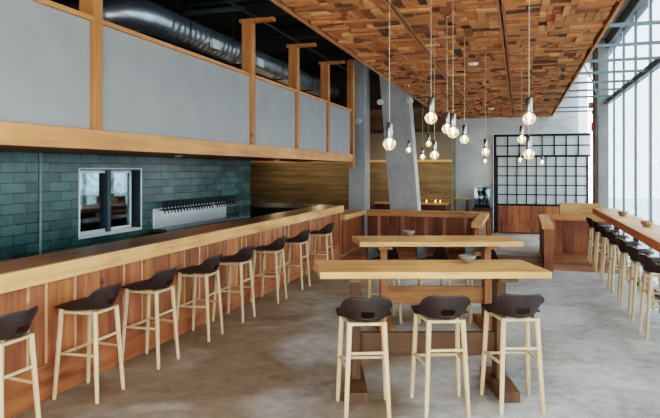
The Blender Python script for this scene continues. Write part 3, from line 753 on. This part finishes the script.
for (x0, x1, y, z, l) in ((-4.9, -4.15, 7.35, 4.22, 'grey steel channel hung above the duct, nearer one'), (-4.9, -3.9, 7.95, 4.06, 'grey steel channel hung above the duct, lower one')):
    b = MB(); b.box(x0, x1, y-.03, y+.03, z, z+.06); o = b.build('steel_channel', 'galv'); tag(o, l, 'steel channel')
    m = MB(); m.tube([(x0+.1, y, z), (x0+.1, y, 4.4)], .006, 6); m.tube([(x1-.1, y, z), (x1-.1, y, 4.4)], .006, 6); m.build('hanger', 'pipegrey', o)
for k, y in enumerate((8.8, 10.6, 12.9)):
    o = box('steel_joist', 'darkgrey', -7.7, -2.0, y-.06, y+.06, 4.2, 4.39); tag(o, 'dark painted joist crossing the black ceiling void, ' + ('nearest', 'middle', 'farthest')[k] + ' of three', 'joist')

# ------------------------------------------------------------------ far corner: table, terrarium, candle bench
t = empty('wall_table', (-1.42, 16.2, 0), label='small pale shelf table on a post against the concrete wall', cat='table')
b = MB(); b.box(-1.72, -1.17, 16.05, 16.49, .905, .94); subpart(b, 'tabletop', 'fir_x', t, .003)
b = MB(); b.box(-1.36, -1.29, 16.2, 16.27, 0, .905); subpart(b, 'leg', 'brown_z', t, .003)
t = empty('terrarium_stand', (-.93, 16.2, 0), label='dark wooden cabinet under the glass plant tank by the lattice screen', cat='cabinet')
b = MB(); b.box(-1.16, -.69, 15.95, 16.49, 0, .66, 1.); subpart(b, 'cabinet_body', 'cab', t, .004)
b = MB(); b.box(-1.17, -.68, 15.93, 16.495, .661, .69, 1.2); subpart(b, 'cabinet_top', 'cab', t, .004)
t = empty('terrarium', (-.93, 16.2, .69), label='glass tank with dark green plants beside the lattice screen', cat='terrarium')
b = MB()
for (x0, x1, y0, y1) in ((-1.13, -.73, 15.98, 15.988), (-1.13, -.73, 16.44, 16.448), (-1.13, -1.122, 15.989, 16.439), (-.738, -.73, 15.989, 16.439)): b.box(x0, x1, y0, y1, .695, 1.25)
subpart(b, 'tank_glass', 'tank', t)
b = MB(); b.box(-1.115, -.745, 15.995, 16.43, .692, .76); subpart(b, 'soil', 'soil', t)
for (bx, by) in ((-1.0, 16.15), (-.9, 16.25), (-.82, 16.1), (-.85, 16.3)):
    b = MB()
    for k in range(16):
        a = rt(0, 6.28); h_ = rt(.15, .55); s_ = rt(.02, .11)
        p0 = Vector((bx, by, .75)); p1 = p0+Vector((math.cos(a)*s_*.4, math.sin(a)*s_*.4, h_*.6)); p2 = p0+Vector((math.cos(a)*s_, math.sin(a)*s_, h_))
        w = Vector((-math.sin(a), math.cos(a), 0))*.022
        b._add([p0, p1-w, p1+w, p2], [(0, 1, 2), (1, 3, 2)])
    subpart(b, 'plant', 'leaf', t)
t = empty('candle_counter', (-2.2, 15.1, 0), label='low ochre counter lit by candles against the ochre wall', cat='counter')
b = MB(); b.box(-3.6, -1.75, 15.05, 15.49, 0, .80); subpart(b, 'counter_body', 'cab', t); b = MB(); b.box(-3.62, -1.73, 15.02, 15.49, .801, .84); subpart(b, 'counter_top', 'box_x', t, .003)
for (x, y, l) in ((-2.28, 15.3, 'left small lit candle on the ochre counter'), (-2.05, 15.32, 'middle small lit candle on the ochre counter'), (-1.92, 15.25, 'right small lit candle on the ochre counter')):
    c = tag(empty('candle', (x, y, .8405)), l, 'candle')
    b = MB(); b.lathe([(0, 0), (.03, 0), (.035, .07), (.03, .07), (.026, .01), (0, .01)], n=14); b.build('holder', 'bulb', c)
    b = MB(); b.lathe([(0, .01), (.012, .015), (.014, .04), (.004, .075), (0, .08)], n=8); b.build('flame', 'candle', c)

# ------------------------------------------------------------------ light, world, camera
w = bpy.data.worlds.new('World'); S.world = w; w.use_nodes = True
bg = w.node_tree.nodes['Background']; bg.inputs[0].default_value = (.93, .965, 1.0, 1); bg.inputs[1].default_value = 5.0
def area(name, loc, rot, sx, sy, en, col):
    l = bpy.data.lights.new(name, 'AREA'); l.shape = 'RECTANGLE'; l.size = sx; l.size_y = sy; l.energy = en; l.color = col
    o = bpy.data.objects.new(name, l); C.objects.link(o); o.location = loc; o.rotation_euler = rot; return o
def spot(name, loc, en, col, ang=110):
    l = bpy.data.lights.new(name, 'SPOT'); l.energy = en; l.color = col; l.spot_size = R(ang); l.spot_blend = .6; l.shadow_soft_size = .05
    o = bpy.data.objects.new(name, l); C.objects.link(o); o.location = loc; return o
for y in (3.2, 6.2, 9.2, 11.0): spot('soffit_spot', (-3.9, y, 1.85), 10, (1, .82, .6))
for x in (-6.2, -5.0, -3.2, -2.0):
    l = bpy.data.lights.new('wall_wash', 'POINT'); l.energy = 9; l.color = (1, .80, .52); l.shadow_soft_size = .1
    o = bpy.data.objects.new('wall_wash', l); C.objects.link(o); o.location = (x, 14.7, 1.75)

cd = bpy.data.cameras.new('Camera'); cam = bpy.data.objects.new('Camera', cd); C.objects.link(cam); S.camera = cam
cam.location = (0, 0, 1.69); cam.rotation_euler = (R(90), 0, math.atan(189/590))
cd.sensor_fit = 'HORIZONTAL'; cd.sensor_width = 36; cd.lens = 590/660*36; cd.shift_x = 0; cd.shift_y = -(209-170)/660; cd.clip_end = 200
cy = S.cycles
cy.use_denoising = True; cy.max_bounces = 8; cy.diffuse_bounces = 5; cy.transparent_max_bounces = 16; cy.caustics_reflective = False; cy.caustics_refractive = False
cy.sample_clamp_indirect = 6
S.view_settings.view_transform = 'Filmic'; S.view_settings.look = 'High Contrast'; S.view_settings.exposure = .26
